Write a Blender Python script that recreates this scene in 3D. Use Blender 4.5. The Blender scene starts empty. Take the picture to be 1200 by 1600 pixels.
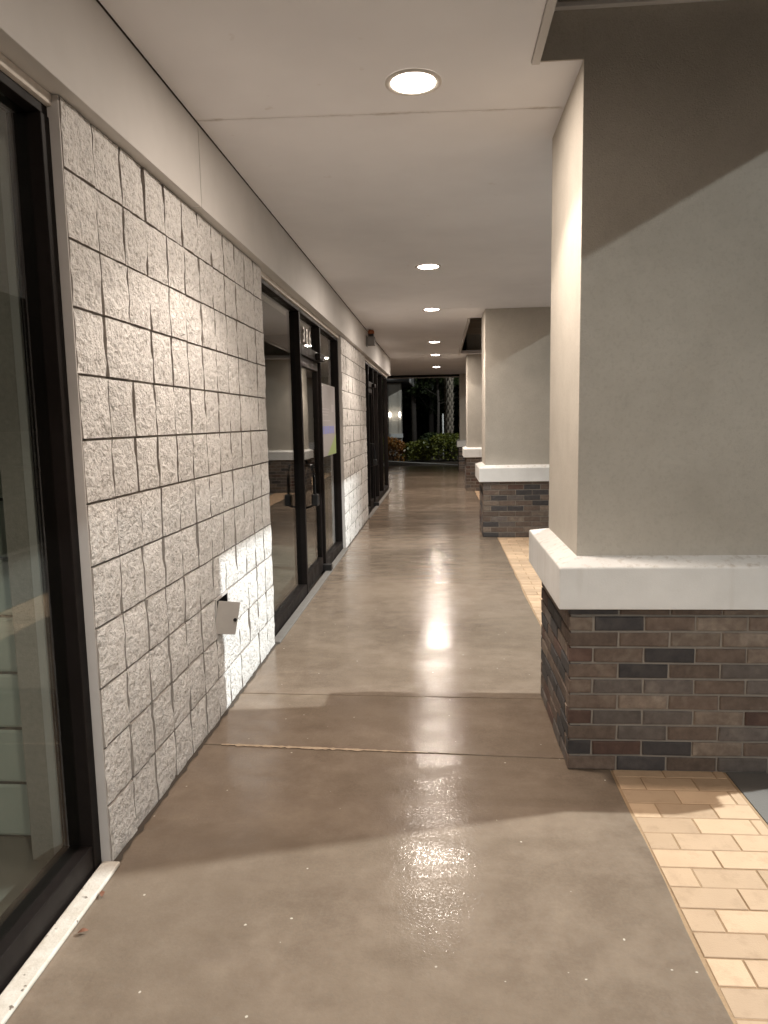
import bpy, math, random
from mathutils import Vector, Matrix
R = math.radians
random.seed(7)
sc = bpy.context.scene
col = sc.collection

# ------------------------------------------------------------------ camera
cam_d = bpy.data.cameras.new('camera'); cam = bpy.data.objects.new('camera', cam_d); col.objects.link(cam)
sc.camera = cam
PITCH, YAW, ROLL, CAMH = R(7.0618), R(4.5708), R(-1.0738), 1.4605
fw = Vector((-math.sin(YAW)*math.cos(PITCH), math.cos(YAW)*math.cos(PITCH), -math.sin(PITCH)))
rt = Vector((math.cos(YAW), math.sin(YAW), 0)); up = rt.cross(fw)
r2 = rt*math.cos(ROLL)+up*math.sin(ROLL); u2 = -rt*math.sin(ROLL)+up*math.cos(ROLL)
cam.matrix_world = Matrix(((r2.x, u2.x, -fw.x, 0), (r2.y, u2.y, -fw.y, 0), (r2.z, u2.z, -fw.z, CAMH), (0, 0, 0, 1)))
cam_d.sensor_fit = 'VERTICAL'; cam_d.sensor_height = 24; cam_d.lens = 24*1134.09/1600
cam_d.clip_start = .05; cam_d.clip_end = 900

# ------------------------------------------------------------------ night sky
w = bpy.data.worlds.new('World'); sc.world = w; w.use_nodes = True
nt = w.node_tree; bg = nt.nodes['Background']
sky = nt.nodes.new('ShaderNodeTexSky'); sky.sky_type = 'NISHITA'; sky.sun_disc = False
sky.sun_elevation = R(-4); sky.sun_rotation = R(200)
nt.links.new(sky.outputs[0], bg.inputs[0]); bg.inputs[1].default_value = .05

sc.view_settings.view_transform = 'Standard'; sc.view_settings.look = 'None'
sc.view_settings.exposure = .1; sc.view_settings.gamma = 1
sc.render.engine = 'CYCLES'
cy = sc.cycles
cy.use_denoising = True; cy.max_bounces = 8; cy.diffuse_bounces = 5; cy.glossy_bounces = 4
cy.transparent_max_bounces = 10; cy.sample_clamp_indirect = 4; cy.blur_glossy = .5
DOWN_W = 97      # downlight spot power
GLOW_W = 22       # wide glow of the same lens
LENS_E = 30       # downlight lens emission
LOT_W = 2600      # parking lot lamp power

# ------------------------------------------------------------------ materials
MATS = {}
class NM:
    """small node-material helper"""
    def __init__(s, name, **kw):
        s.m = bpy.data.materials.new(name); s.m.use_nodes = True; s.t = s.m.node_tree
        s.b = s.t.nodes['Principled BSDF']; MATS[name] = s.m
        s.co = None
        for k, v in kw.items(): s.set(k, v)
    def set(s, k, v):
        k = {'color': 'Base Color', 'rough': 'Roughness', 'metal': 'Metallic', 'spec': 'Specular IOR Level', 'emit': 'Emission Color', 'estr': 'Emission Strength'}.get(k, k)
        if isinstance(v, tuple) and len(v) == 3: v = (*v, 1)
        s.b.inputs[k].default_value = v
    def n(s, t, **kw):
        nd = s.t.nodes.new('ShaderNode'+t)
        for k, v in kw.items():
            if k in nd.inputs: nd.inputs[k].default_value = v
            else: setattr(nd, k, v)
        return nd
    def l(s, a, b): s.t.links.new(a, b)
    def coord(s, kind='Object', scale=(1, 1, 1)):
        tc = s.n('TexCoord'); mp = s.n('Mapping'); mp.inputs['Scale'].default_value = scale
        s.l(tc.outputs[kind], mp.inputs[0]); return mp.outputs[0]
    def pos(s, scale=(1, 1, 1)):
        g = s.n('NewGeometry'); mp = s.n('Mapping'); mp.inputs['Scale'].default_value = scale
        s.l(g.outputs['Position'], mp.inputs[0]); return mp.outputs[0]
    def noise(s, vec, scale, detail=4, rough=.55, dist=0):
        nd = s.n('TexNoise'); nd.inputs['Scale'].default_value = scale; nd.inputs['Detail'].default_value = detail
        nd.inputs['Roughness'].default_value = rough; nd.inputs['Distortion'].default_value = dist
        s.l(vec, nd.inputs['Vector']); return nd.outputs[0]
    def ramp(s, fac, stops):
        r = s.n('ValToRGB'); e = r.color_ramp.elements
        while len(e) < len(stops): e.new(.5)
        for el, (p, c) in zip(e, stops):
            el.position = p; el.color = (*c, 1) if isinstance(c, tuple) else (c, c, c, 1)
        s.l(fac, r.inputs[0]); return r.outputs[0]
    def mix(s, fac, a, b, mode='MIX'):
        m = s.n('MixRGB', blend_type=mode)
        for i, v in ((0, fac), (1, a), (2, b)):
            if hasattr(v, 'links'): s.l(v, m.inputs[i])
            elif isinstance(v, tuple): m.inputs[i].default_value = (*v, 1)
            else: m.inputs[i].default_value = v if i == 0 else (v, v, v, 1)
        return m.outputs[0]
    def out(s, color=None, rough=None, bump=None, strength=.3, dist=.01):
        if color is not None: s.l(color, s.b.inputs['Base Color'])
        if rough is not None: s.l(rough, s.b.inputs['Roughness'])
        if bump is not None:
            b = s.n('Bump'); b.inputs['Strength'].default_value = strength; b.inputs['Distance'].default_value = dist
            s.l(bump, b.inputs['Height']); s.l(b.outputs[0], s.b.inputs['Normal'])
        return s.m

# split-face block, painted
m = NM('block_paint', rough=.85); v = m.pos()
fine = m.noise(v, 58, 4, .65); mid = m.noise(v, 21, 4, .6); big = m.noise(v, 1.7, 3)
c = m.mix(m.ramp(fine, [(.34, 0.0), (.48, 1.0)]), (.57, .53, .49), (.88, .85, .82))
c = m.mix(m.ramp(mid, [(.3, .78), (.55, 1.0)]), 0.0, c, 'MULTIPLY') if False else m.mix(1.0, c, m.ramp(mid, [(.28, .80), (.52, 1.0)]), 'MULTIPLY')
oi = m.n('ObjectInfo'); c = m.mix(1.0, c, m.ramp(oi.outputs['Random'], [(0, .9), (1, 1.0)]), 'MULTIPLY')
h = m.n('Math', operation='ADD'); m.l(fine, h.inputs[0]); m.l(m.mix(1.0, mid, 1.2, 'MULTIPLY'), h.inputs[1])
m.out(c, None, h.outputs[0], 1.0, .022)
m = NM('mortar_and_joint_shade', rough=.95); v = m.pos()
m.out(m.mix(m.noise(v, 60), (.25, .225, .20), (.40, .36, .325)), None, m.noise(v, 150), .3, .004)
m = NM('smooth_grey_paint', rough=.7); v = m.pos()
m.out(m.mix(m.noise(v, 14), (.43, .40, .38), (.50, .47, .45)), None, m.noise(v, 200), .15, .002)
# white/cream painted soffit and fascia
m = NM('soffit_paint', rough=.8); v = m.pos()
st = m.ramp(m.noise(v, .9, 4, .6), [(.35, (.75, .74, .755)), (.65, (.83, .82, .835))])
st = m.mix(m.ramp(m.noise(v, 9, 3), [(.70, 0.0), (.82, .5)]), st, (.52, .46, .40))
sp_ = m.n('SeparateXYZ'); m.l(v, sp_.inputs[0]); dj = m.n('Math', operation='MULTIPLY_ADD'); m.l(sp_.outputs[0], dj.inputs[0]); dj.inputs[1].default_value = -.0376; m.l(sp_.outputs[1], dj.inputs[2])
d2 = m.n('Math', operation='SUBTRACT'); m.l(dj.outputs[0], d2.inputs[0]); d2.inputs[1].default_value = 3.3697; d3 = m.n('Math', operation='ABSOLUTE'); m.l(d2.outputs[0], d3.inputs[0])
sm = m.mix(1.0, m.ramp(d3.outputs[0], [(.006, .8), (.022, 0.0)]), m.ramp(m.noise(v, 5, 4, .65), [(.48, .15), (.68, 1.0)]), 'MULTIPLY')
st = m.mix(sm, st, (.42, .35, .29))
m.out(st, None, m.noise(v, 260, 2), .12, .002)
m = NM('fascia_paint', rough=.75); v = m.pos()
st = m.ramp(m.noise(v, 1.3, 4, .6), [(.35, (.55, .525, .50)), (.65, (.62, .595, .57))])
m.out(st, None, m.noise(v, 260, 2), .14, .002)
m = NM('dark_gap', color=(.05, .042, .036), rough=.9)
# stucco
m = NM('stucco', rough=.9); v = m.pos()
c = m.ramp(m.noise(v, 2.6, 6, .68), [(.3, (.455, .415, .358)), (.7, (.555, .512, .448))])
c = m.mix(m.ramp(m.noise(v, 75, 3), [(.3, .25), (.5, 0.0)]), c, (.35, .31, .26))
c = m.mix(m.ramp(m.noise(m.pos((1, 1, .25)), 6, 3), [(.6, 0.0), (.8, .35)]), c, (.41, .375, .325))
m.out(c, None, m.noise(v, 150, 5, .7), .6, .007)
m = NM('sill_white', rough=.75); v = m.pos()
g = m.n('NewGeometry'); sx = m.n('SeparateXYZ'); m.l(g.outputs['Normal'], sx.inputs[0])
dirt = m.ramp(m.noise(v, 24, 5, .7), [(.52, 0.0), (.72, .8)])
tp = m.n('Math', operation='MULTIPLY'); m.l(sx.outputs[2], tp.inputs[0]); m.l(dirt, tp.inputs[1]); tp.use_clamp = True
c = m.mix(tp.outputs[0], m.ramp(m.noise(v, 5, 4), [(.3, (.68, .67, .65)), (.7, (.78, .77, .75))]), (.40, .34, .28))
c = m.mix(m.ramp(m.noise(m.pos((9, 9, .7)), 1.6, 4, .6), [(.56, 0.0), (.78, .4)]), c, (.50, .46, .41))
m.out(c, None, m.noise(v, 240, 3), .3, .004)
# bricks
def brick_mat(name, a, b, c_):
    m = NM(name, rough=.82); v = m.pos(); oi = m.n('ObjectInfo')
    k = m.mix(m.ramp(m.noise(v, 26, 5, .65), [(.35, 0.0), (.65, 1.0)]), a, b)
    k = m.mix(m.ramp(m.noise(v, 11, 4, .6), [(.55, 0.0), (.75, .75)]), k, c_)
    k = m.mix(1.0, k, m.ramp(oi.outputs['Random'], [(0, .88), (1, 1.3)]), 'MULTIPLY')
    m.out(k, None, m.noise(v, 160, 4, .65), .5, .004)
brick_mat('brick_brown', (.088, .062, .048), (.135, .098, .076), (.19, .15, .118))
brick_mat('brick_tan', (.125, .093, .072), (.19, .148, .116), (.29, .245, .20))
brick_mat('brick_charcoal', (.036, .033, .034), (.058, .051, .050), (.085, .075, .07))
brick_mat('brick_red', (.070, .039, .030), (.10, .058, .044), (.14, .09, .07))
brick_mat('brick_grey', (.085, .070, .062), (.125, .105, .093), (.18, .15, .128))
m = NM('brick_mortar', rough=.95); v = m.pos()
m.out(m.mix(m.noise(v, 50), (.21, .183, .155), (.31, .275, .24)), None, m.noise(v, 180), .4, .004)
# tan pavers
m = NM('paver_tan', rough=.55); v = m.pos(); oi = m.n('ObjectInfo')
c = m.mix(m.noise(v, 9, 4), (.44, .30, .19), (.53, .375, .245))
c = m.mix(m.ramp(m.noise(v, 70, 3), [(.66, 0.0), (.76, .5)]), c, (.35, .24, .15))
c = m.mix(m.ramp(m.noise(v, 14, 5, .7), [(.52, 0.0), (.75, .55)]), c, (.33, .22, .135))
c = m.mix(1.0, c, m.ramp(oi.outputs['Random'], [(0, .78), (1, 1.08)]), 'MULTIPLY')
m.out(c, m.ramp(m.noise(v, 3), [(.3, .42), (.7, .7)]), m.noise(v, 200, 3), .25, .003)
m = NM('paver_sand', rough=.9); v = m.pos()
m.out(m.mix(m.noise(v, 80), (.24, .155, .085), (.36, .24, .14)), None, m.noise(v, 220), .4, .004)
# wet concrete walkway
m = NM('wet_concrete'); v = m.pos()
c = m.ramp(m.noise(v, 1.1, 5, .6), [(.3, (.138, .103, .077)), (.7, (.212, .163, .123))])
c = m.mix(m.ramp(m.noise(v, 7, 6, .7), [(.40, .0), (.72, .6)]), c, (.262, .206, .158))
c = m.mix(m.ramp(m.noise(v, 55, 3), [(.3, .35), (.5, 0.0)]), c, (.18, .15, .12))
wetn = m.noise(m.pos((.5, 1.1, 1)), .85, 5, .62, .6)
wet = m.ramp(wetn, [(.485, 0.0), (.545, 1.0)])
c = m.mix(m.mix(1.0, wet, .30, 'MULTIPLY'), c, (.118, .089, .064))
vo = m.n('TexVoronoi'); vo.inputs['Scale'].default_value = 13; wv = m.mix(.012, v, m.noise(v, 40, 2)); m.l(wv, vo.inputs['Vector'])
wn = m.n('TexWhiteNoise'); m.l(vo.outputs['Position'], wn.inputs['Vector'])
near = m.ramp(vo.outputs['Distance'], [(.035, 1.0), (.06, 0.0)])
keep = m.ramp(wn.outputs['Value'], [(.36, 0.0), (.40, 1.0)])
c = m.mix(m.mix(1.0, near, keep, 'MULTIPLY'), c, (.50, .45, .38))
film = m.ramp(wetn, [(.36, .15), (.50, 1.0)])
brk = m.ramp(m.noise(v, 95, 3, .6), [(.45, .12), (.55, 1.0)])
film = m.mix(1.0, film, brk, 'MULTIPLY')
band = m.ramp(m.noise(m.pos((.7, 2.6, 1)), 2.6, 5, .65, .4), [(.42, .22), (.55, 1.0)])
film = m.mix(1.0, film, band, 'MULTIPLY')
rg = m.mix(film, .24, .055)
m.l(m.mix(film, .05, .55), m.b.inputs['Specular IOR Level'])
bm = m.n('Math', operation='MULTIPLY_ADD'); m.l(m.noise(v, 85, 2, .5), bm.inputs[0]); bm.inputs[1].default_value = 1.0
m.l(m.noise(v, 150, 3, .6), bm.inputs[2])
b2 = m.n('Math', operation='MULTIPLY_ADD'); m.l(m.noise(m.pos((1, .55, 1)), 24, 2, .5), b2.inputs[0]); b2.inputs[1].default_value = 1.6; m.l(bm.outputs[0], b2.inputs[2])
m.out(c, rg, b2.outputs[0], .085, .005)
m = NM('joint_dirt', color=(.055, .042, .032), rough=.9)
m = NM('joint_sealant', rough=.9); v = m.pos()
m.out(m.mix(m.noise(v, 70, 4), (.25, .17, .11), (.50, .39, .28)), None, m.noise(v, 120), .6, .006)
m = NM('apron_concrete', rough=.6); v = m.pos()
m.out(m.mix(m.noise(v, 3, 5), (.10, .092, .084), (.16, .148, .135)), m.ramp(m.noise(v, 2), [(.3, .3), (.7, .65)]), m.noise(v, 160), .25, .004)
m = NM('asphalt', rough=.5); v = m.pos()
m.out(m.mix(m.noise(v, 90, 3), (.028, .028, .030), (.065, .063, .062)), m.ramp(m.noise(v, .6), [(.35, .25), (.65, .6)]), m.noise(v, 150), .5, .006)
m = NM('kerb_concrete', rough=.8); v = m.pos()
m.out(m.mix(m.noise(v, 8, 4), (.24, .23, .21), (.36, .34, .31)))
m = NM('sill_concrete', rough=.8); v = m.pos(); m.out(m.mix(m.noise(v, 15, 4), (.10, .09, .08), (.17, .155, .14)))
m = NM('soil', rough=.95); v = m.pos()
m.out(m.mix(m.noise(v, 12, 4), (.035, .025, .017), (.07, .05, .034)))
# metals, glass
m = NM('dark_bronze', rough=.5, metal=.0, spec=.12); v = m.pos()
m.out(m.mix(m.noise(v, 30), (.007, .005, .0045), (.012, .009, .008)), m.ramp(m.noise(v, 9), [(.3, .42), (.7, .6)]))
m = NM('black_metal', color=(.012, .011, .011), rough=.4)
m = NM('trim_cream', rough=.6); v = m.pos()
m.out(m.ramp(m.noise(v, 30, 4), [(.3, (.62, .56, .50)), (.75, (.76, .71, .65))]), None, m.noise(v, 120), .25, .003)
m = NM('threshold_paint', rough=.7); v = m.pos()
c = m.ramp(m.noise(v, 13, 5, .65), [(.3, (.46, .40, .33)), (.6, (.60, .55, .49))])
c = m.mix(m.ramp(m.noise(v, 34, 3), [(.66, 0.0), (.72, .9)]), c, (.10, .07, .05))
m.out(c, None, m.noise(v, 60), .5, .005)
gm = bpy.data.materials.new('shop_glass'); gm.use_nodes = True; t = gm.node_tree; t.nodes.clear()
o_ = t.nodes.new('ShaderNodeOutputMaterial'); mx = t.nodes.new('ShaderNodeMixShader'); fr = t.nodes.new('ShaderNodeLayerWeight'); pw_ = t.nodes.new('ShaderNodeMath'); pw_.operation = 'POWER'; ma_ = t.nodes.new('ShaderNodeMath'); ma_.operation = 'MULTIPLY_ADD'
tr = t.nodes.new('ShaderNodeBsdfTransparent'); gl = t.nodes.new('ShaderNodeBsdfGlossy')
fr.inputs[0].default_value = .5; pw_.inputs[1].default_value = 4.4; ma_.inputs[1].default_value = .9; ma_.inputs[2].default_value = .05; t.links.new(fr.outputs['Facing'], pw_.inputs[0]); t.links.new(pw_.outputs[0], ma_.inputs[0]); tr.inputs[0].default_value = (.90, .93, .91, 1); gl.inputs['Roughness'].default_value = .012
tn = t.nodes.new('ShaderNodeTexNoise'); tn.inputs['Scale'].default_value = 1.4; bp_ = t.nodes.new('ShaderNodeBump'); bp_.inputs['Strength'].default_value = .03; bp_.inputs['Distance'].default_value = .02
ge = t.nodes.new('ShaderNodeNewGeometry'); t.links.new(ge.outputs['Position'], tn.inputs['Vector']); t.links.new(tn.outputs[0], bp_.inputs['Height'])
t.links.new(bp_.outputs[0], gl.inputs['Normal'])
t.links.new(ma_.outputs[0], mx.inputs[0]); t.links.new(tr.outputs[0], mx.inputs[1]); t.links.new(gl.outputs[0], mx.inputs[2]); t.links.new(mx.outputs[0], o_.inputs[0])
MATS['shop_glass'] = gm
m = NM('lens_lit', color=(.9, .9, .88)); m.set('emit', (1, .885, .76)); m.set('estr', LENS_E)
m = NM('sconce_lit', color=(.9, .9, .88)); m.set('emit', (1, .93, .82)); m.set('estr', 8)
m = NM('lot_lens', color=(.9, .9, .9)); m.set('emit', (.86, .95, 1)); m.set('estr', 60)
m = NM('ring_white', color=(.62, .58, .54), rough=.5)
m = NM('horn_grey', rough=.6); v = m.pos(); m.out(m.mix(m.noise(v, 40), (.15, .14, .135), (.21, .20, .19)))
m = NM('horn_orange', color=(.30, .09, .03), rough=.4)
m = NM('hatch_grey', rough=.5); v = m.pos(); m.out(m.mix(m.noise(v, 20), (.33, .305, .28), (.40, .37, .34)))
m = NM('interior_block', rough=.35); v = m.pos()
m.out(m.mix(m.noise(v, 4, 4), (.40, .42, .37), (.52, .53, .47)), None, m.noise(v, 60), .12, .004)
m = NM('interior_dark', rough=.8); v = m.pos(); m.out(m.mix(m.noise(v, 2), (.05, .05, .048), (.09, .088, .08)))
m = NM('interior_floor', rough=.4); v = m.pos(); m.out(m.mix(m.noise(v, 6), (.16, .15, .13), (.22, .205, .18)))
m = NM('numeral_white', color=(.75, .72, .68), rough=.5)
m = NM('poster_paper', rough=.5); v = m.pos(); m.out(m.mix(m.noise(v, 2), (.34, .32, .32), (.40, .38, .38)))
m = NM('poster_blue', color=(.25, .27, .55), rough=.5)
m = NM('poster_grey', color=(.48, .45, .45), rough=.5)
m = NM('poster_green', color=(.33, .42, .18), rough=.5)
m = NM('dead_leaf', color=(.16, .065, .035), rough=.7)
m = NM('joist_wood', rough=.8); v = m.pos(); m.out(m.mix(m.noise(m.pos((1, 12, 12)), 3), (.26, .215, .17), (.36, .31, .25)))
m = NM('recess_dark', rough=.9); v = m.pos(); m.out(m.mix(m.noise(v, 3), (.14, .125, .115), (.19, .17, .155)))
m = NM('roof_dark', rough=.7); v = m.pos(); m.out(m.mix(m.noise(v, 3), (.03, .028, .03), (.05, .047, .05)))
# vegetation
def leaf_mat(name, a, b):
    m = NM(name, rough=.45); v = m.pos()
    m.out(m.mix(m.ramp(m.noise(v, 22, 3), [(.35, 0.0), (.65, 1.0)]), a, b))
leaf_mat('leaf_hedge', (.035, .05, .008), (.17, .17, .020))
leaf_mat('leaf_croton', (.09, .075, .012), (.36, .12, .025))
leaf_mat('leaf_tree', (.025, .040, .014), (.065, .085, .028))
leaf_mat('leaf_palm', (.03, .05, .018), (.07, .09, .035))
m = NM('bark', rough=.9); v = m.pos((1, 1, .3)); m.out(m.mix(m.noise(v, 22, 5, .7), (.06, .048, .04), (.19, .16, .14)), None, m.noise(v, 26, 4), .8, .03)
m = NM('palm_boot', rough=.9); v = m.pos(); m.out(m.mix(m.noise(v, 18, 4), (.20, .16, .12), (.42, .36, .29)))
m = NM('palm_core', rough=.95); v = m.pos(); m.out(m.mix(m.noise(v, 18, 4), (.04, .03, .022), (.10, .075, .055)))

# ------------------------------------------------------------------ mesh helpers
class MB:
    def __init__(s): s.v = []; s.f = []
    def quad(s, *p):
        i = len(s.v); s.v += [tuple(q) for q in p]; s.f.append(tuple(range(i, i+len(p)))); return s
    def box(s, x0, x1, y0, y1, z0, z1):
        i = len(s.v)
        s.v += [(x, y, z) for x in (x0, x1) for y in (y0, y1) for z in (z0, z1)]
        s.f += [tuple(i+k for k in q) for q in ((0, 1, 3, 2), (4, 6, 7, 5), (0, 4, 5, 1), (2, 3, 7, 6), (0, 2, 6, 4), (1, 5, 7, 3))]
        return s
    def prism(s, pts, z0, z1):                      # footprint polygon (ccw), vertical walls
        i = len(s.v); n = len(pts)
        s.v += [(x, y, z0) for x, y in pts]+[(x, y, z1) for x, y in pts]
        s.f.append(tuple(i+k for k in reversed(range(n)))); s.f.append(tuple(i+n+k for k in range(n)))
        for k in range(n): j = (k+1) % n; s.f.append((i+k, i+j, i+n+j, i+n+k))
        return s
    def tube(s, pts, rads, n=10, cap=True):
        i0 = len(s.v); P = [Vector(p) for p in pts]
        for k, p in enumerate(P):
            d = (P[min(k+1, len(P)-1)]-P[max(k-1, 0)]).normalized()
            a = d.orthogonal().normalized() if abs(d.z) < .95 else Vector((1, 0, 0)); a = (a-d*a.dot(d)).normalized(); b = d.cross(a)
            for q in range(n):
                t = 2*math.pi*q/n; s.v.append(tuple(p+(a*math.cos(t)+b*math.sin(t))*rads[k]))
        for k in range(len(P)-1):
            for q in range(n):
                r = (q+1) % n; s.f.append((i0+k*n+q, i0+k*n+r, i0+(k+1)*n+r, i0+(k+1)*n+q))
        if cap:
            s.f.append(tuple(i0+q for q in reversed(range(n)))); s.f.append(tuple(i0+(len(P)-1)*n+q for q in range(n)))
        return s
    def lathe(s, prof, n=32, cx=0, cy=0):
        i0 = len(s.v)
        for r, z in prof:
            for q in range(n): t = 2*math.pi*q/n; s.v.append((cx+r*math.cos(t), cy+r*math.sin(t), z))
        for k in range(len(prof)-1):
            for q in range(n): r_ = (q+1) % n; s.f.append((i0+k*n+q, i0+k*n+r_, i0+(k+1)*n+r_, i0+(k+1)*n+q))
        return s
    def mesh(s, name, mat, smooth=False):
        me = bpy.data.meshes.new(name); me.from_pydata(s.v, [], s.f); me.update()
        me.materials.append(MATS[mat])
        if smooth:
            for p in me.polygons: p.use_smooth = True
        return me
    def build(s, name, mat, parent=None, smooth=False, bevel=0):
        return link(name, s.mesh(name, mat, smooth), parent, bevel=bevel)
def link(name, me, parent=None, loc=None, bevel=0):
    o = bpy.data.objects.new(name, me); col.objects.link(o); o.parent = parent
    if loc: o.location = loc
    if bevel:
        b = o.modifiers.new('bevel', 'BEVEL'); b.width = bevel; b.segments = 2; b.limit_method = 'ANGLE'
    return o
def tag(o, label=None, cat=None, group=None, kind=None):
    for k, v in (('label', label), ('category', cat), ('group', group), ('kind', kind)):
        if v: o[k] = v
    return o
def thing(name, label, cat, loc=(0, 0, 0), group=None):
    o = bpy.data.objects.new(name, None); col.objects.link(o); o.location = loc; o.empty_display_size = .1
    return tag(o, label, cat, group)
def struct(o): return tag(o, kind='structure')
def bx(name, mat, parent, a, bevel=0): return MB().box(*a).build(name, mat, parent, bevel=bevel)

PX0, PX1, PD = .5176, 1.69, .835
M8 = .2032; XW = -1.115; XF = -1.15; XG = -1.195; H = 2.80

# ------------------------------------------------------------------ ground and walkway
g = MB().quad((-300, -300, -.16), (300, -300, -.16), (300, 400, -.16), (-300, 400, -.16)).build('ground', 'asphalt'); struct(g)
walk = struct(bx('walkway', 'joint_dirt', None, (-1.3, .69, -6, 24.2, -.15, -.02)))
struct(bx('walkway', 'joint_dirt', None, (-4, -1.302, 15.86, 24.2, -.15, -.021)))
# (left y, right y) of each slab joint, measured at x = -1.1 and x = .52
J = [(-5.9, -5.9), (-2.4, -2.4), (.15, .12), (3.12, 3.039), (3.757, 3.72), (6.569, 6.44), (9.05, 8.86), (11.55, 11.45), (14.05, 13.95), (15.87, 15.87), (19.1, 19.0), (21.6, 21.5), (24.1, 24.1)]
def jy(j, x): x = max(x, -1.2); return j[0]+(j[1]-j[0])*(x+1.1)/1.62
def edge_x(y): return .692 + .002*math.sin(y*9)+.003*math.sin(y*37+1)+.002*math.sin(y*61)
for a, b in zip(J, J[1:]):
    gap = .0035
    x0 = XW-.02 if a[0] < 15.8 else -3.98
    ys0 = jy(a, .69)+gap; ys1 = jy(b, .69)-gap; n = 14
    pts = [(x0, jy(a, x0)+gap)]+[(edge_x(ys0+(ys1-ys0)*k/n), ys0+(ys1-ys0)*k/n) for k in range(n+1)]+[(x0, jy(b, x0)-gap)]
    MB().prism(pts, -.1, 0).build('concrete_slab', 'wet_concrete', walk, bevel=.004)
# crumbling sealant in the nearest joint
s = MB(); r = random.Random(3); n = 60; top = []; bot = []
for k in range(n+1):
    x = -1.02+.95*k/n; y = jy(J[3], x); wd = (.004+.014*r.random()**1.5)*(1-.75*max(0, (k-38)/22))
    top.append((x, y+wd*.6, .0035)); bot.append((x, y-wd*.9-.004*r.random(), .0035))
for k in range(n): s.quad(bot[k], bot[k+1], top[k+1], top[k])
s.build('joint_sealant', 'joint_sealant', walk)

for a_, b_ in ((2.19, 4.66), (8.28, 10.96)):
    s = MB(); r = random.Random(8); n = 70; P_ = []
    for k in range(n+1):
        y = a_+(b_-a_)*k/n; P_.append((y, .012+.012*r.random()**2))
    for (ya, wa), (yb, wb) in zip(P_, P_[1:]): s.quad((XW-.015, ya, .0032), (XW+wa, ya, .0032), (XW+wb, yb, .0032), (XW-.015, yb, .0032))
    s.build('dirt_line', 'joint_dirt', walk)
# tan paver strip
pav = struct(bx('paver_strip', 'paver_sand', None, (.687, 1.16, -6, 24.2, -.15, -.0035)))
PM = {}
def paver(x0, x1, y0, extra=None):
    key = round(x1-x0, 3)
    if key not in PM:
        b = MB(); w_ = x1-x0; e = .002
        b.v = [(0, 0, -.05), (w_, 0, -.05), (w_, .096, -.05), (0, .096, -.05), (0, 0, -.0015), (w_, 0, -.0015), (w_, .096, -.0015), (0, .096, -.0015), (e, e, 0), (w_-e, e, 0), (w_-e, .096-e, 0), (e, .096-e, 0)]
        b.f = [(0, 1, 5, 4), (1, 2, 6, 5), (2, 3, 7, 6), (3, 0, 4, 7), (4, 5, 9, 8), (5, 6, 10, 9), (6, 7, 11, 10), (7, 4, 8, 11), (8, 9, 10, 11)]
        PM[key] = b.mesh('paver', 'paver_tan')
    if extra is None: link('paver', PM[key], pav, (x0, y0, .0006*random.uniform(-1, 1)*2-.0012))
    else:
        me = PM[key]; i = len(extra.v); extra.v += [(p.co.x+x0, p.co.y+y0, p.co.z) for p in me.vertices]
        extra.f += [tuple(i+k for k in p.vertices) for p in me.polygons]
rest = MB()
y = 2.94-.1016*36.5; row = 0
rows = []
while y < 23.9:
    rows.append((y, row)); y += .1016; row += 1
for y, row in rows:
    xs = [.703, .803, 1.006, 1.153] if row % 2 else [.703, .906, 1.109, 1.153]
    far = y < -.2 or y > 9.1
    for a, b in zip(xs, xs[1:]): paver(a, b-.0055, y, rest if far else None)
tag(rest.build('paver', 'paver_tan', pav), kind='stuff')
# darker concrete beyond the pavers, then a kerb down to the lot
ap = struct(bx('apron', 'apron_concrete', None, (1.163, 2.6, -6, 24.2, -.15, -.002)))
kb = struct(bx('kerb', 'kerb_concrete', None, (2.603, 2.75, -6, 24.2, -.159, .0), bevel=.015))

# ------------------------------------------------------------------ split-face block walls
def block_mesh(seed):
    r = random.Random(seed); n = 5; g0 = .0042
    L = [r.uniform(.003, .0055) for _ in range(n+1)]; Rr = [M8-r.uniform(.003, .0065) for _ in range(n+1)]
    if r.random() < .55:
        w_ = r.uniform(.007, .019); q = r.randint(0, n)
        for k in range(n+1): Rr[k] -= w_*max(0, 1-abs(k-q)/3.2)*r.uniform(.7, 1)
    b = MB(); fr_ = []
    for iz in range(n+1):
        z = g0+(M8-2*g0)*iz/n
        for iy in range(n+1):
            y_ = L[iz]+(Rr[iz]-L[iz])*iy/n
            edge = iz in (0, n) or iy in (0, n)
            d = r.uniform(-.004, .002) if edge else r.uniform(.0, .008)
            yy = y_ if iy in (0, n) else y_+r.uniform(-.008, .008)
            zz = z if iz in (0, n) else z+r.uniform(-.008, .008)
            b.v.append((d, yy, zz))
    N = n+1
    for iz in range(n):
        for iy in range(n):
            a = iz*N+iy
            if (iz+iy) % 2: b.f += [(a, a+1, a+N+1), (a, a+N+1, a+N)]
            else: b.f += [(a, a+1, a+N), (a+1, a+N+1, a+N)]
    ring = [k for k in range(N)]+[k*N+n for k in range(1, N)]+[n*N+k for k in range(n-1, -1, -1)]+[k*N for k in range(n-1, 0, -1)]
    i0 = len(b.v)
    for k in ring: v_ = b.v[k]; b.v.append((-.03, v_[1], v_[2]))
    j0 = len(b.v); b.v += [b.v[k] for k in ring]
    for q in range(len(ring)):
        q2 = (q+1) % len(ring); b.f.append((j0+q2, j0+q, i0+q, i0+q2))
    me = b.mesh('block', 'block_paint', True); me.materials.append(MATS['mortar_and_joint_shade'])
    for p_ in list(me.polygons)[2*n*n:]: p_.material_index = 1; p_.use_smooth = False  # block sides get the darker mortar colour to paint shade into the gaps
    return me
BLK = [block_mesh(k) for k in range(28)]
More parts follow.
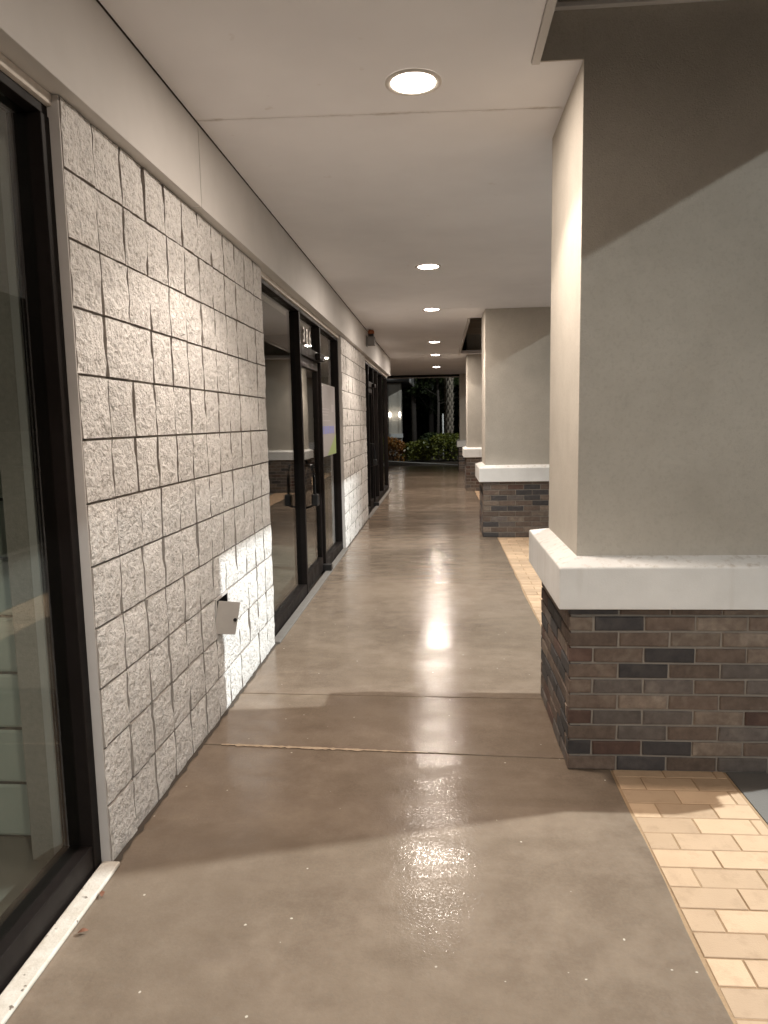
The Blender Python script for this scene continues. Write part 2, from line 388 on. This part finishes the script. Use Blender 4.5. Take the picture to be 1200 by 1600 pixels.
def block_wall(y0, ncol, label, hole=None):
    o = thing('block_wall', label, 'wall', (XW, y0, 0))
    W_ = ncol*M8
    def lb(name, mat, y_0, y_1, z_0, z_1, x_0=-.28, x_1=-.0135): return bx(name, mat, o, (x_0, x_1, y_0, y_1, z_0, z_1))
    if hole:
        hy0, hy1, hz0, hz1 = hole
        lb('mortar_backing', 'mortar_and_joint_shade', .002, hy0, 0, 2.438); lb('mortar_backing', 'mortar_and_joint_shade', hy1, W_-.002, 0, 2.438)
        lb('mortar_backing', 'mortar_and_joint_shade', hy0, hy1, 0, hz0); lb('mortar_backing', 'mortar_and_joint_shade', hy0, hy1, hz1, 2.438)
    else: lb('mortar_backing', 'mortar_and_joint_shade', .002, W_-.002, 0, 2.438)
    # smooth painted returns at both ends
    lb('end_return', 'smooth_grey_paint', -.004, .0015, .002, 2.436, -.2, -.004); lb('end_return', 'smooth_grey_paint', W_-.0015, W_+.004, .002, 2.436, -.2, -.004)
    r = random.Random(int(y0*100))
    for iz in range(12):
        for iy in range(ncol):
            if hole and hole[0]-.05 < (iy+.5)*M8 < hole[1]+.05 and hole[2]-.05 < (iz+.5)*M8 < hole[3]+.05: continue
            b = link('block', r.choice(BLK), o, (r.uniform(-.003, .002), iy*M8, iz*M8))
    return o
HO = (6*M8+.012, 7*M8-.012, 2*M8+.012, 3*M8-.012)
w1 = block_wall(2.20, 12, 'pale split-face block wall with small open hatch, nearest the camera', HO)
# frame of plain paint round the hatch hole
hy0, hy1, hz0, hz1 = HO
for a in ((hy0-.012, hy0, hz0-.01, hz1+.01), (hy1, hy1+.012, hz0-.01, hz1+.01), (hy0, hy1, hz1, hz1+.01), (hy0, hy1, hz0-.01, hz0)):
    bx('hatch_surround', 'smooth_grey_paint', w1, (-.03, .004, *a))
w2 = block_wall(8.30, 13, 'split-face block wall between the two farther storefronts')
ht = thing('access_hatch', 'small grey metal access hatch hanging open on the block wall', 'hatch', (XW, 2.20, 0))
bx('box', 'black_metal', ht, (-.14, -.13, hy0+.002, hy1-.002, hz0+.002, hz1-.002))
for a in ((hy0+.001, hy0+.004, hz0+.001, hz1-.001), (hy1-.004, hy1-.001, hz0+.001, hz1-.001), (hy0+.004, hy1-.004, hz1-.004, hz1-.001), (hy0+.004, hy1-.004, hz0+.001, hz0+.004)):
    bx('box', 'black_metal', ht, (-.13, .002, *a))
fl = MB().box(0, .004, 0, .13, -.165, .0).build('flap', 'hatch_grey', ht, bevel=.0015)
fl.location = (.012, hy0, hz1+.002); fl.rotation_euler = (R(-14), 0, R(-40))
k = MB().tube([(.004, .112, -.09), (.010, .112, -.09)], [.009, .009], 12).build('latch', 'black_metal', fl)

# ------------------------------------------------------------------ storefronts
def glazing(o, y0, y1, z0, z1): return bx('pane', 'shop_glass', o, (XG-.003, XG+.003, y0, y1, z0, z1))
def storefront(y0, y1, label, mull, door=None, top=2.375, th='sill_concrete'):
    o = thing('storefront', label, 'storefront')
    X0, X1 = XG-.06, XF
    bx('jamb', 'dark_bronze', o, (X0, X1, y0+.002, y0+.05, .002, top), .002); bx('jamb', 'dark_bronze', o, (X0, X1, y1-.05, y1-.002, .002, top), .002)
    bx('header', 'dark_bronze', o, (X0, X1-.004, y0+.002, y1-.002, top+.001, 2.405), .002)
    bx('header_trim', 'trim_cream', o, (X0, XF+.012, y0+.003, y1-.003, 2.406, 2.438), .002)
    bx('threshold', th, o, (XF+.004, XW+.03, y0+.004, y1-.004, .001, .016), .005)
    for ym in mull: bx('mullion', 'dark_bronze', o, (X0, X1, ym-.025, ym+.025, .002, top), .002)
    ed = [y0+.05]+[e for ym in mull for e in (ym-.025, ym+.025)]+[y1-.05]
    for k in range(0, len(ed), 2):
        a, b = ed[k], ed[k+1]
        if door == k//2:
            bx('transom_bar', 'dark_bronze', o, (X0, X1+.002, a, b, 2.035, 2.12), .002)
            glazing(o, a, b, 2.12, top)
            d = MB().box(XG-.018, XG+.018, a+.003, a+.048, .015, 2.03).box(XG-.018, XG+.018, b-.048, b-.003, .015, 2.03).build('door', 'dark_bronze', o, bevel=.002)
            bx('rail', 'dark_bronze', d, (XG-.02, XG+.025, a+.049, b-.049, 1.95, 2.03)); bx('rail', 'dark_bronze', d, (XG-.02, XG+.025, a+.049, b-.049, .015, .15))
            bx('pane', 'shop_glass', d, (XG-.003, XG+.003, a+.048, b-.048, .15, 1.95))
            hd = MB().tube([(XG+.02, a+.04, 1.13), (XG+.10, a+.04, 1.11), (XG+.115, a+.04, 1.0), (XG+.115, a+.04, .86), (XG+.10, a+.04, .76), (XG+.02, a+.04, .74)], [.013]*6, 10).build('handle', 'black_metal', d, True)
            bx('lock_box', 'black_metal', d, (XG+.09, XG+.15, a+.01, a+.08, .76, .86), .01)
            bx('pivot', 'black_metal', d, (XG-.02, XG+.11, b-.07, b-.0, .016, .075), .004)
            bx('closer', 'dark_bronze', o, (X1+.004, X1+.05, b-.3, b-.02, 2.04, 2.10), .006)
        else:
            bx('sill_rail', 'dark_bronze', o, (X0, X1-.004, a, b, .002, .095), .003)
            glazing(o, a, b, .095, top)
    return o
s1 = storefront(-1.6, 2.20, 'dark-framed shop window at left edge of the walkway', [.3], th='threshold_paint')
s2 = storefront(4.64, 8.30, 'black-framed storefront with glass door between the two block walls', [6.045, 7.06], 1)
s3 = storefront(10.94, 15.82, 'farthest dark-framed storefront, at the end of the building', [11.75, 12.6, 13.4, 14.45], 1)
# address numerals on the transom
def text_mesh(txt, size):
    c_ = bpy.data.curves.new('t', 'FONT'); c_.body = txt; c_.size = size; c_.extrude = .001
    o = bpy.data.objects.new('t', c_); col.objects.link(o)
    bpy.context.view_layer.update()
    me = bpy.data.meshes.new_from_object(o.evaluated_get(bpy.context.evaluated_depsgraph_get())); bpy.data.objects.remove(o)
    me.materials.clear(); me.materials.append(MATS['numeral_white']); return me
for k, ch in enumerate('386'):
    n_ = link('address_numeral', text_mesh(ch, .19), s2, (XG+.005, 6.385+k*.15, 2.17)); n_.rotation_euler = (R(90), 0, R(90))
# poster inside the right pane
po = thing('window_poster', 'white poster with blue lettering and green corner on the shop window right of the door', 'poster', (XG+.0075, 7.12, 1.12))
MB().box(-.003, 0, 0, 1.08, 0, .74).build('sheet', 'poster_paper', po)
MB().quad((.001, .45, .002), (.001, 1.079, .002), (.001, 1.079, .22)).build('green_corner', 'poster_green', po)
r = random.Random(5)
for k in range(5):
    y = .12+.17*k; bx('lettering', 'poster_blue', po, (.0008, .0016, y, y+.14, .23, .31))
for z in (.42, .45, .48, .36):
    bx('text_line', 'poster_grey', po, (.0008, .0016, .12, .3+.4*r.random(), z, z+.011))
bx('picture', 'poster_grey', po, (.0008, .0016, .78, .95, .46, .54))

# fascia above the shopfronts
fa = thing('fascia_board', 'long cream fascia above the block walls and shopfronts', 'fascia')
for a, b in ((-6, 3.355), (3.364, 9.46), (9.466, 15.84)): bx('panel', 'fascia_paint', fa, (-1.4, -1.07, a, b, 2.44, H-.005), .002)
bx('reveal', 'dark_gap', fa, (-1.41, -1.085, -6, 15.83, H-.0045, H+.2))
# upper masonry that carries the roof, and the rooms behind the glass
sh = thing('shop_shell', 'shop interior with plain walls seen through the glass', 'shop')
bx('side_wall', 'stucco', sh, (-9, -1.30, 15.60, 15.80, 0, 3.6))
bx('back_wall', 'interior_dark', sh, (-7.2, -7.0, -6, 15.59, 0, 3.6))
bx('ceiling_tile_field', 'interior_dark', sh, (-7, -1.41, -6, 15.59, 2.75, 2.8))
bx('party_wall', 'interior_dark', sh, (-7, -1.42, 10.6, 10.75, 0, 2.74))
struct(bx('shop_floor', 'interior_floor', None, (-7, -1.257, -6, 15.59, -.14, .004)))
pw = thing('interior_block_wall', 'painted block wall inside the shop, behind the left window', 'wall', (0, 2.33, 0))
bx('mortar_backing', 'interior_dark', pw, (-6.9, -1.44, .008, .19, .005, 2.74))
im = MB().box(0, .398, 0, .1, .003, M8-.003).mesh('block', 'interior_block')
for iz in range(13):
    for k in range(6):
        x = -1.75-.4064*k+(.2032 if iz % 2 else 0)
        b = link('block', im, pw, (x-.09, random.uniform(0, .003), .006+iz*M8)); mo = b.modifiers.new('bevel', 'BEVEL'); mo.width = .012; mo.segments = 2

# ------------------------------------------------------------------ soffit / roof
ce = struct(bx('ceiling', 'roof_dark', None, (-1.4, 2.10, -6.2, 21.46, 3.30, 3.6)))
def cj(x): return 3.331+.058*(x+1.03)/1.543
g2 = .002
def panel(pts, z0=H, z1=H+.06): return MB().prism(pts, z0, z1).build('soffit_panel', 'soffit_paint', ce)
XE = .352
panel([(-1.055, -6), (XE, -6), (XE, 2.945), (-1.055, 2.945)]) if False else None
panel([(-1.0665, -6), (XE, -6), (XE, 2.975), (1.9, 2.975), (1.9, cj(1.9)-g2), (-1.0665, cj(-1.0665)-g2)])
panel([(-1.0665, cj(-1.0665)+g2), (1.9, cj(1.9)+g2), (1.9, 9.0), (-1.0665, 9.0)])
panel([(-1.0665, 9.003), (1.9, 9.003), (1.9, 9.87), (XE+.014, 9.87), (XE+.014, 14.95), (1.9, 14.95), (1.9, 15.2), (-1.0665, 15.2)])
panel([(-1.0665, 15.203), (1.9, 15.203), (1.9, 21.46), (-4.0, 21.46), (-4.0, 15.85), (-1.0665, 15.85)])
# trim along the open bays
bx('edge_trim', 'fascia_paint', ce, (XE+.002, XE+.032, -6, 2.966, H-.012, 3.28), .002)
bx('edge_trim', 'fascia_paint', ce, (XE+.016, XE+.046, 9.88, 14.94, H-.035, 3.28), .002)
# raised ceiling over the open bays
bx('upper_soffit', 'recess_dark', ce, (XE+.034, 2.098, -6, 2.966, 3.02, 3.06))
bx('upper_trim', 'fascia_paint', ce, (XE+.034, 2.098, 2.94, 2.966, 2.972, 2.992), .003)
bx('upper_soffit', 'recess_dark', ce, (XE+.05, 2.098, 9.96, 14.93, 3.22, 3.26))
for y in (10.35, 10.95, 11.7, 12.5, 13.3, 14.1):
    bx('joist', 'joist_wood', ce, (XE+.05, 2.09, y, y+.045, 3.08, 3.218))
bx('bulkhead', 'stucco', ce, (XE+.034, PX0+.0295, 2.9676, 3.03, H+.001, 3.29))
bx('outer_fascia', 'stucco', ce, (2.102, 2.178, -6.2, 21.46, 2.96, 3.7))
bx('end_header', 'dark_bronze', ce, (-4.0, 2.18, 21.463, 21.55, H-.06, 3.3))
bx('end_fascia', 'fascia_paint', ce, (-4.1, 2.28, 21.552, 21.6, H-.085, 3.7))

# ------------------------------------------------------------------ brick piers
BM = {}
def brick_mesh(L, mat, axis, var=0):
    key = (round(L, 3), mat, axis, var)
    if key not in BM:
        b = MB(); e = .0045; hh = .0563; d = .05
        o_ = [(0, 0), (L, 0), (L, hh), (0, hh)]; i_ = [(e, e), (L-e, e), (L-e, hh-e), (e, hh-e)]
        def P(u, w_, dep): return (u, -dep, w_) if axis == 'x' else (-dep, u, w_)
        b.v = [P(*q, -d) for q in o_]+[P(*q, -.003) for q in o_]+[P(*q, 0) for q in i_]
        b.f = [(4, 5, 9, 8), (5, 6, 10, 9), (6, 7, 11, 10), (7, 4, 8, 11), (8, 9, 10, 11), (0, 1, 5, 4), (1, 2, 6, 5), (2, 3, 7, 6), (3, 0, 4, 7)]
        if axis == 'y': b.f = [tuple(reversed(q)) for q in b.f]
        b.v = [(x, y, z) for x, y, z in b.v]
        q = random.Random(var*7+len(BM)); t_ = .0014
        b.v = [(x+q.uniform(-t_, t_), y+q.uniform(-t_, t_)*.6, z+q.uniform(-t_, t_)) for x, y, z in b.v]
        BM[key] = b.mesh('brick', mat)
    return BM[key]
BMATS = ['brick_brown']*8+['brick_tan']*4+['brick_charcoal']*5+['brick_red']*2+['brick_grey']*5
def pier(y0, label, seed):
    o = thing('brick_pier', label, 'pier', (0, y0, 0), 'piers along the open side of the walkway')
    bx('brick_core', 'brick_mortar', o, (PX0+.008, PX1-.008, .008, PD-.008, -.01, .72))
    r = random.Random(seed); ch = .0663; bl = .2032
    def face(axis, fixed, u0, u1, sgn):
        for c_ in range(11):
            z = c_*ch+.003
            u = u0-(bl*.5 if c_ % 2 else 0)
            while u < u1-.001:
                a = max(u, u0); b = min(u+bl-.0095, u1)
                if b-a > .02:
                    me = brick_mesh(b-a, r.choice(BMATS), axis, r.randint(0, 3))
                    jit = r.uniform(-.0015, .0015)
                    if axis == 'x':
                        q = link('brick', me, o, (a, fixed+jit, z))
                        if sgn > 0: q.rotation_euler = (0, 0, math.pi); q.location = (b, fixed, z)
                    else:
                        q = link('brick', me, o, (fixed+jit, a, z))
                        if sgn > 0: q.rotation_euler = (0, 0, math.pi); q.location = (fixed, b, z)
                u += bl
    face('x', 0, PX0, PX1, -1); face('y', PX0, .0035, PD-.0035, -1); face('x', PD, PX0, PX1, 1)
    # stucco shaft and white sill
    bx('shaft', 'stucco', o, (PX0+.03, PX1-.03, .03, PD-.03, .88, 3.29), .002)
    sl = MB(); a = .052
    x0, x1, y0_, y1_ = PX0-a, PX1+a, -a, PD+a+.07; X0_, X1_, Y0_, Y1_ = PX0+.03, PX1-.03, .03, PD-.03
    sl.v = [(x0, y0_, .70), (x1, y0_, .70), (x1, y1_, .70), (x0, y1_, .70), (x0, y0_, .872), (x1, y0_, .872), (x1, y1_, .872), (x0, y1_, .872), (X0_, Y0_, .905), (X1_, Y0_, .905), (X1_, Y1_, .905), (X0_, Y1_, .905)]
    sl.f = [(3, 2, 1, 0), (0, 1, 5, 4), (1, 2, 6, 5), (2, 3, 7, 6), (3, 0, 4, 7), (4, 5, 9, 8), (5, 6, 10, 9), (6, 7, 11, 10), (7, 4, 8, 11), (8, 9, 10, 11)]
    sl.build('sill', 'sill_white', o, bevel=.006)
    return o
for y, s_, lb in ((2.9376, 31, 'nearest stucco pier with white sill on dark brick base'), (9.08, 12, 'second pier from the camera, brick base and white sill'),
                  (15.2, 13, 'third pier from the camera, partly hidden by the second'), (21.35, 14, 'farthest pier, at the far end of the walkway roof')):
    pier(y, lb, s_)

# ------------------------------------------------------------------ downlights
LY = [-3.0, .6, 3.075, 6.55, 9.0, 12.64, 15.04, 18.37]
LN = ['downlight in the soffit behind the camera', 'downlight in the soffit just above the camera', 'largest, nearest recessed ceiling downlight', 'second recessed downlight from the camera', 'third recessed downlight from the camera', 'fourth recessed downlight from the camera', 'fifth recessed downlight, one before the last', 'last and smallest recessed downlight, farthest away']
ring = MB().lathe([(.113, H-.0005), (.113, H-.006), (.104, H-.009), (.092, H-.006), (.0885, H-.004)], 40).mesh('trim_ring', 'ring_white', True)
lens = MB().lathe([(.0005, H-.0125), (.05, H-.011), (.0875, H-.006)], 40).mesh('lens', 'lens_lit', True)
for y, lb in zip(LY, LN):
    o = thing('downlight', lb, 'downlight', (-.097, y, 0), 'recessed downlights along the soffit')
    link('trim_ring', ring, o); link('lens', lens, o)
    ld = bpy.data.lights.new('downlight_beam', 'SPOT'); ld.energy = DOWN_W*(1.5 if y > 10 else 1); ld.color = (1, .872, .755); ld.spot_size = R(118); ld.spot_blend = .22; ld.shadow_soft_size = .07
    lo = bpy.data.objects.new('downlight_beam', ld); col.objects.link(lo); lo.parent = o; lo.location = (0, 0, H-.02)
    ld = bpy.data.lights.new('downlight_glow', 'AREA'); ld.shape = 'DISK'; ld.size = .16; ld.energy = GLOW_W*(1.6 if y > 10 else 1); ld.color = (1, .872, .755)
    lo = bpy.data.objects.new('downlight_glow', ld); col.objects.link(lo); lo.parent = o; lo.location = (0, 0, H-.014)

# alarm horn on the fascia
ah = thing('alarm_horn', 'small grey box with orange lamp on the fascia under the soffit', 'alarm', (-1.07, 10.75, 2.57))
bx('body', 'horn_grey', ah, (.012, .125, -.065, .065, 0, .125), .008)
bx('bracket', 'horn_grey', ah, (.001, .0115, -.075, .075, -.015, .14), .003)
bx('neck', 'black_metal', ah, (.03, .11, -.04, .04, .1255, .165))
MB().tube([(.07, 0, .1655), (.07, 0, .205), (.07, 0, .222)], [.048, .048, .03], 18).build('lamp', 'horn_orange', ah, True)

# parking-lot lamps out to the right (their light and the piers' shadows reach the walkway)
def lot_lamp(x, y, z, label, watts, aim, cone=165, blend=.3):
    o = thing('lot_lamp', label, 'lamp post', (x, y, -.16), 'parking lot lamp posts')
    MB().tube([(.35, 0, 0), (.35, 0, .5)], [.16, .16], 16).build('base', 'kerb_concrete', o)
    MB().tube([(.35, 0, .5), (.35, 0, z+.3)], [.07, .05], 12).build('pole', 'dark_bronze', o, True)
    bx('head', 'dark_bronze', o, (-.25, .4, -.17, .17, z+.215, z+.32), .02)
    bx('lens', 'lot_lens', o, (-.2, .2, -.13, .13, z+.205, z+.213))
    ld = bpy.data.lights.new('lot_beam', 'SPOT'); ld.energy = watts; ld.color = (.91, .975, .97); ld.spot_size = R(cone); ld.spot_blend = blend; ld.shadow_soft_size = .07
    lo = bpy.data.objects.new('lot_beam', ld); col.objects.link(lo); lo.parent = o; lo.location = (0, 0, z+.16)
    d = Vector(aim); lo.rotation_euler = d.to_track_quat('-Z', 'Y').to_euler()
lot_lamp(7.2, 4.65, 6.28, 'lamp post in the lot beside the nearest pier', LOT_W*2.45, (-8.2, -1.05, -6.28), 72, .5)
lot_lamp(9.6, -15.0, 7.02, 'lamp post in the lot behind the camera', LOT_W*1.5, (-.3, .3, -1))
lot_lamp(5.2, 24.2, 6.6, 'lamp post in the lot beside the hedges', LOT_W*.75, (-5, 5.2, -5.4), 84, .7)

# ------------------------------------------------------------------ beyond the walkway
kf = MB().prism([(-12, 38.6), (-1.9, 26.55), (.6, 23.75), (2.75, 21.3), (2.9, 21.42), (.75, 23.88), (-1.78, 26.68), (-11.9, 38.75)], -.159, .03)
struct(kf.build('kerb', 'kerb_concrete', None, bevel=.015))
struct(MB().prism([(-40, 26.9), (-1.7, 26.9), (14, 26.95), (14, 60), (-40, 60)], -.158, -.06).build('planting_bed', 'soil'))
def leaf_cloud(b, n, size, sampler, r):
    for _ in range(n):
        c_ = Vector(sampler()); a = Vector((r.gauss(0, 1), r.gauss(0, 1), r.gauss(0, .8)+.3)).normalized()
        u = a.orthogonal().normalized(); v_ = a.cross(u); t = r.random()*6.28
        u, v_ = u*math.cos(t)+v_*math.sin(t), v_*math.cos(t)-u*math.sin(t)
        s_ = size*r.uniform(.6, 1.3)
        b.quad(c_-u*s_, c_-v_*s_*.45, c_+u*s_, c_+v_*s_*.45)
def hedge(label, mat, x0, x1, y0, y1, h, n, seed):
    o = thing('hedge', label, 'hedge', ((x0+x1)/2, (y0+y1)/2, -.07), 'hedges beyond the walkway')
    r = random.Random(seed); b = MB(); wx, wy = (x1-x0)/2, (y1-y0)/2
    ph = r.random()*6
    def smp():
        x = r.uniform(-1, 1); y = r.uniform(-1, 1)
        top = h*(1-.25*abs(x)**4-.15*abs(y)**3)*(1+.07*math.sin(x*wx*5+ph)+.05*math.sin(y*4+x*11))
        z = top*(1-abs(r.gauss(0, .22))) if r.random() < .6 else r.uniform(.1, 1)*top
        return (x*wx*(1+.04*r.gauss(0, 1)), y*wy*(1+.05*r.gauss(0, 1)), max(z, .05))
    leaf_cloud(b, n, .055, smp, r); b.build('foliage', mat, o)
    s_ = MB()
    for k in range(7):
        x = (k/6*2-1)*wx*.8; s_.tube([(x, 0, 0), (x+r.uniform(-.1, .1), r.uniform(-.1, .1), h*.7)], [.02, .008], 6)
    s_.build('stems', 'bark', o)
hedge('croton hedge with red and orange tips below the far shop', 'leaf_croton', -3.4, -1.35, 27.2, 28.3, .95, 5200, 1)
hedge('low green hedge in the middle of the far opening', 'leaf_hedge', -1.45, -.42, 27.3, 28.2, .78, 3600, 2)
hedge('green hedge beside the farthest pier', 'leaf_hedge', -.36, 2.6, 27.0, 28.4, 1.08, 7000, 3)
# sabal palm with criss-cross boots
def sabal(x, y, h, label, seed, rad=.17):
    o = thing('palm_tree', label, 'palm tree', (x, y, -.07)); r = random.Random(seed)
    MB().tube([(0, 0, 0), (.02, 0, h*.5), (.04, .02, h)], [rad*1.1, rad*.9, rad*.85], 14).build('trunk', 'palm_core', o, True)
    b = MB(); nr = int(h/.16)
    for k in range(nr):
        z = .9+k*.16
        if z > h-.1: break
        for q in range(7):
            t = q*2*math.pi/7+(k % 2)*math.pi/7; c_, s_ = math.cos(t), math.sin(t); tx, ty = -s_, c_
            for sg in (-1, 1):
                b.quad((c_*rad*.9+tx*sg*.075, s_*rad*.9+ty*sg*.075, z), (c_*rad*.9+tx*sg*.045, s_*rad*.9+ty*sg*.045, z-.01), (c_*rad*1.35+tx*sg*-.005, s_*rad*1.35+ty*sg*-.005, z+.27), (c_*rad*1.35+tx*sg*.02, s_*rad*1.35+ty*sg*.02, z+.28))
    b.build('leaf_boots', 'palm_boot', o)
    f = MB()
    for q in range(26):
        t = r.random()*6.28; el = r.uniform(-.5, 1.1); L = r.uniform(1.0, 1.5)
        d = Vector((math.cos(t)*math.cos(el), math.sin(t)*math.cos(el), math.sin(el))); base = Vector((.04, .02, h)); tip = base+d*L
        side = d.cross(Vector((0, 0, 1))).normalized()
        f.quad(base, base+side*.02, tip+side*.02, tip)
        for k in range(16):
            aa = (k/15*2-1)*1.5; dd = (d*math.cos(aa)+side*math.sin(aa)); e1 = tip+dd*r.uniform(.5, .8)-Vector((0, 0, .25*abs(aa)*.5+.1)); pp = dd.cross(Vector((0, 0, 1))).normalized()*.03
            f.quad(tip-pp*.4, tip+dd*.35-pp, e1, tip+dd*.35+pp)
    f.build('fronds', 'leaf_palm', o)
sabal(.33, 29.6, 5.4, 'palm trunk with criss-cross leaf boots behind the right hedge', 4, .16)
def tree(x, y, h, rad, crown, label, seed, n=2600, cz=.62, name='pine_tree', cat='tree'):
    o = thing(name, label, cat, (x, y, -.07)); r = random.Random(seed)
    tb = MB(); tb.tube([(0, 0, 0), (.05*r.uniform(-1, 1), 0, h*.35), (.1*r.uniform(-1, 1), .1, h*.7), (0, 0, h)], [rad*1.15, rad*.92, rad*.7, rad*.2], 10)
    for k in range(9):
        z = h*r.uniform(cz-.1, .95); t = r.random()*6.28; L = crown*r.uniform(.5, .9)
        tb.tube([(0, 0, z), (math.cos(t)*L*.5, math.sin(t)*L*.5, z+.15*L), (math.cos(t)*L, math.sin(t)*L, z+.35*L)], [rad*.3, rad*.2, rad*.06], 5)
    tb.build('trunk', 'bark', o, True)
    clumps = [(r.gauss(0, .5)*crown, r.gauss(0, .5)*crown, h*r.uniform(cz, 1.02), crown*r.uniform(.22, .45)) for _ in range(26)]
    def smp():
        c_ = r.choice(clumps); d = Vector((r.gauss(0, 1), r.gauss(0, 1), r.gauss(0, 1))).normalized()*c_[3]*r.random()**.4
        return (c_[0]+d.x, c_[1]+d.y, c_[2]+d.z*.7)
    b = MB(); leaf_cloud(b, n, .13, smp, r); b.build('crown', 'leaf_tree', o)
tree(-1.35, 37.5, 11, .12, 2.3, 'straight bare pine trunk left of centre in the dark', 21, cz=.55)
tree(-.15, 36.0, 7, .07, 1.7, 'thin young tree between the two trunks', 22, cz=.42)
tree(1.9, 40.0, 10, .16, 2.6, 'dark tree behind the palm, beside the farthest pier', 23, cz=.4)
tree(-.6, 46.0, 9, .16, 3.2, 'leafy tree filling the dark background at centre', 24, 4200, cz=.22)
tree(-4.6, 50.0, 10, .18, 3.6, 'broad dark tree behind the far shop roof', 25, 4200, cz=.25)
tree(3.4, 50.0, 10, .18, 3.6, 'broad dark tree far off to the right', 26, 4200, cz=.2)
r = random.Random(9); tl = MB()
leaf_cloud(tl, 9000, .3, lambda: (r.uniform(-30, 30), 62+r.uniform(-3, 3), r.random()**1.3*9*(1+.2*math.sin(r.random()*9))), r)
tag(tl.build('far_wood', 'leaf_tree'), 'dark wood closing off the view far behind the hedges', 'wood', kind='stuff')
hb = thing('shrub', 'rounded dark shrub behind the middle hedge', 'shrub', (-.35, 31.5, -.07)); b = MB(); r = random.Random(31)
leaf_cloud(b, 2200, .07, lambda: (lambda d, q: (d.x*.7*q, d.y*.6*q, .55+d.z*.5*q))(Vector((r.gauss(0, 1), r.gauss(0, 1), r.gauss(0, 1))).normalized(), r.random()**.35), r)
b.build('foliage', 'leaf_tree', hb); MB().tube([(0, 0, 0), (0, 0, .7)], [.04, .02], 6).build('stems', 'bark', hb)
ps = thing('marker_post', 'slim white post standing behind the right hedge', 'post', (.085, 30.5, -.07))
MB().tube([(0, 0, 0), (0, 0, 1.80)], [.035, .035], 10).build('pole', 'sill_white', ps, True)
MB().tube([(0, 0, 1.801), (0, 0, 1.83)], [.04, .02], 10).build('cap', 'sill_white', ps, True)
# neighbouring shop to the left
nb = thing('neighbour_shop', 'grey shop with dark overhanging roof and white sill beyond the hedge', 'building', (0, 33, 0))
bx('wall', 'stucco', nb, (-12, -2.35, .4, 6, -.1, 3.2)); bx('base', 'brick_brown', nb, (-12, -2.28, .34, .399, -.1, .72))
bx('pilaster', 'stucco', nb, (-2.347, -1.78, .1, .9, -.1, 3.2)); bx('corner_board', 'stucco', nb, (-2.35, -2.22, .06, .099, .94, 3.2)); bx('corner_board', 'stucco', nb, (-1.9, -1.78, .06, .099, .94, 3.2))
bx('sill', 'sill_white', nb, (-12, -1.72, -.06, .33, .74, .93), .01)
bx('roof', 'roof_dark', nb, (-12, -1.36, -1.2, 6.5, 3.23, 3.75)); bx('roof_edge', 'fascia_paint', nb, (-1.355, -1.30, -1.2, 6.5, 3.15, 3.76)); bx('gutter', 'horn_grey', nb, (-12, -1.36, -1.26, -1.205, 3.25, 3.32))
bx('downpipe', 'fascia_paint', nb, (-2.44, -2.352, .30, .39, .94, 3.2))
for k, (x, lb) in enumerate(((-2.285, 'left of the two lit wall lamps on the far shop'), (-1.84, 'right of the two lit wall lamps on the far shop'))):
    o = thing('wall_lamp', lb, 'wall lamp', (x, 33.058, 1.78), 'lit wall lamps on the far shop')
    bx('bracket', 'black_metal', o, (-.05, .05, -.03, 0, -.02, .02)); MB().lathe([(.001, -.12), (.04, -.1), (.055, 0), (.04, .1), (.001, .12)], 14, 0, -.10).build('glass', 'sconce_lit', o, True)
    ld = bpy.data.lights.new('wall_glow', 'POINT'); ld.energy = .45; ld.color = (1, .93, .82); ld.shadow_soft_size = .06
    lo = bpy.data.objects.new('wall_glow', ld); col.objects.link(lo); lo.parent = o; lo.location = (0, -.28, 0)
# fallen leaves by the threshold
for k, (x, y, rz, lb) in enumerate(((-1.062, 1.86, .4, 'reddish dead leaf beside the white threshold, nearer the camera'), (-1.0665, 2.02, 1.9, 'reddish dead leaf beside the white threshold, nearer the block wall'))):
    b = MB(); n = 9
    for q in range(n):
        t0, t1 = q/n, (q+1)/n; w0, w1 = .008*math.sin(math.pi*t0), .008*math.sin(math.pi*t1)
        z0, z1 = .004+.006*math.sin(3*t0), .004+.006*math.sin(3*t1)
        b.quad((t0*.03, -w0, z0+.003), (t1*.03, -w1, z1+.003), (t1*.03, w1, z1+.004), (t0*.03, w0, z0+.004))
    o = b.build('dead_leaf', 'dead_leaf'); o.location = (x, y, .001); o.rotation_euler = (0, 0, rz); tag(o, lb, 'leaf', 'dead leaves on the walkway')
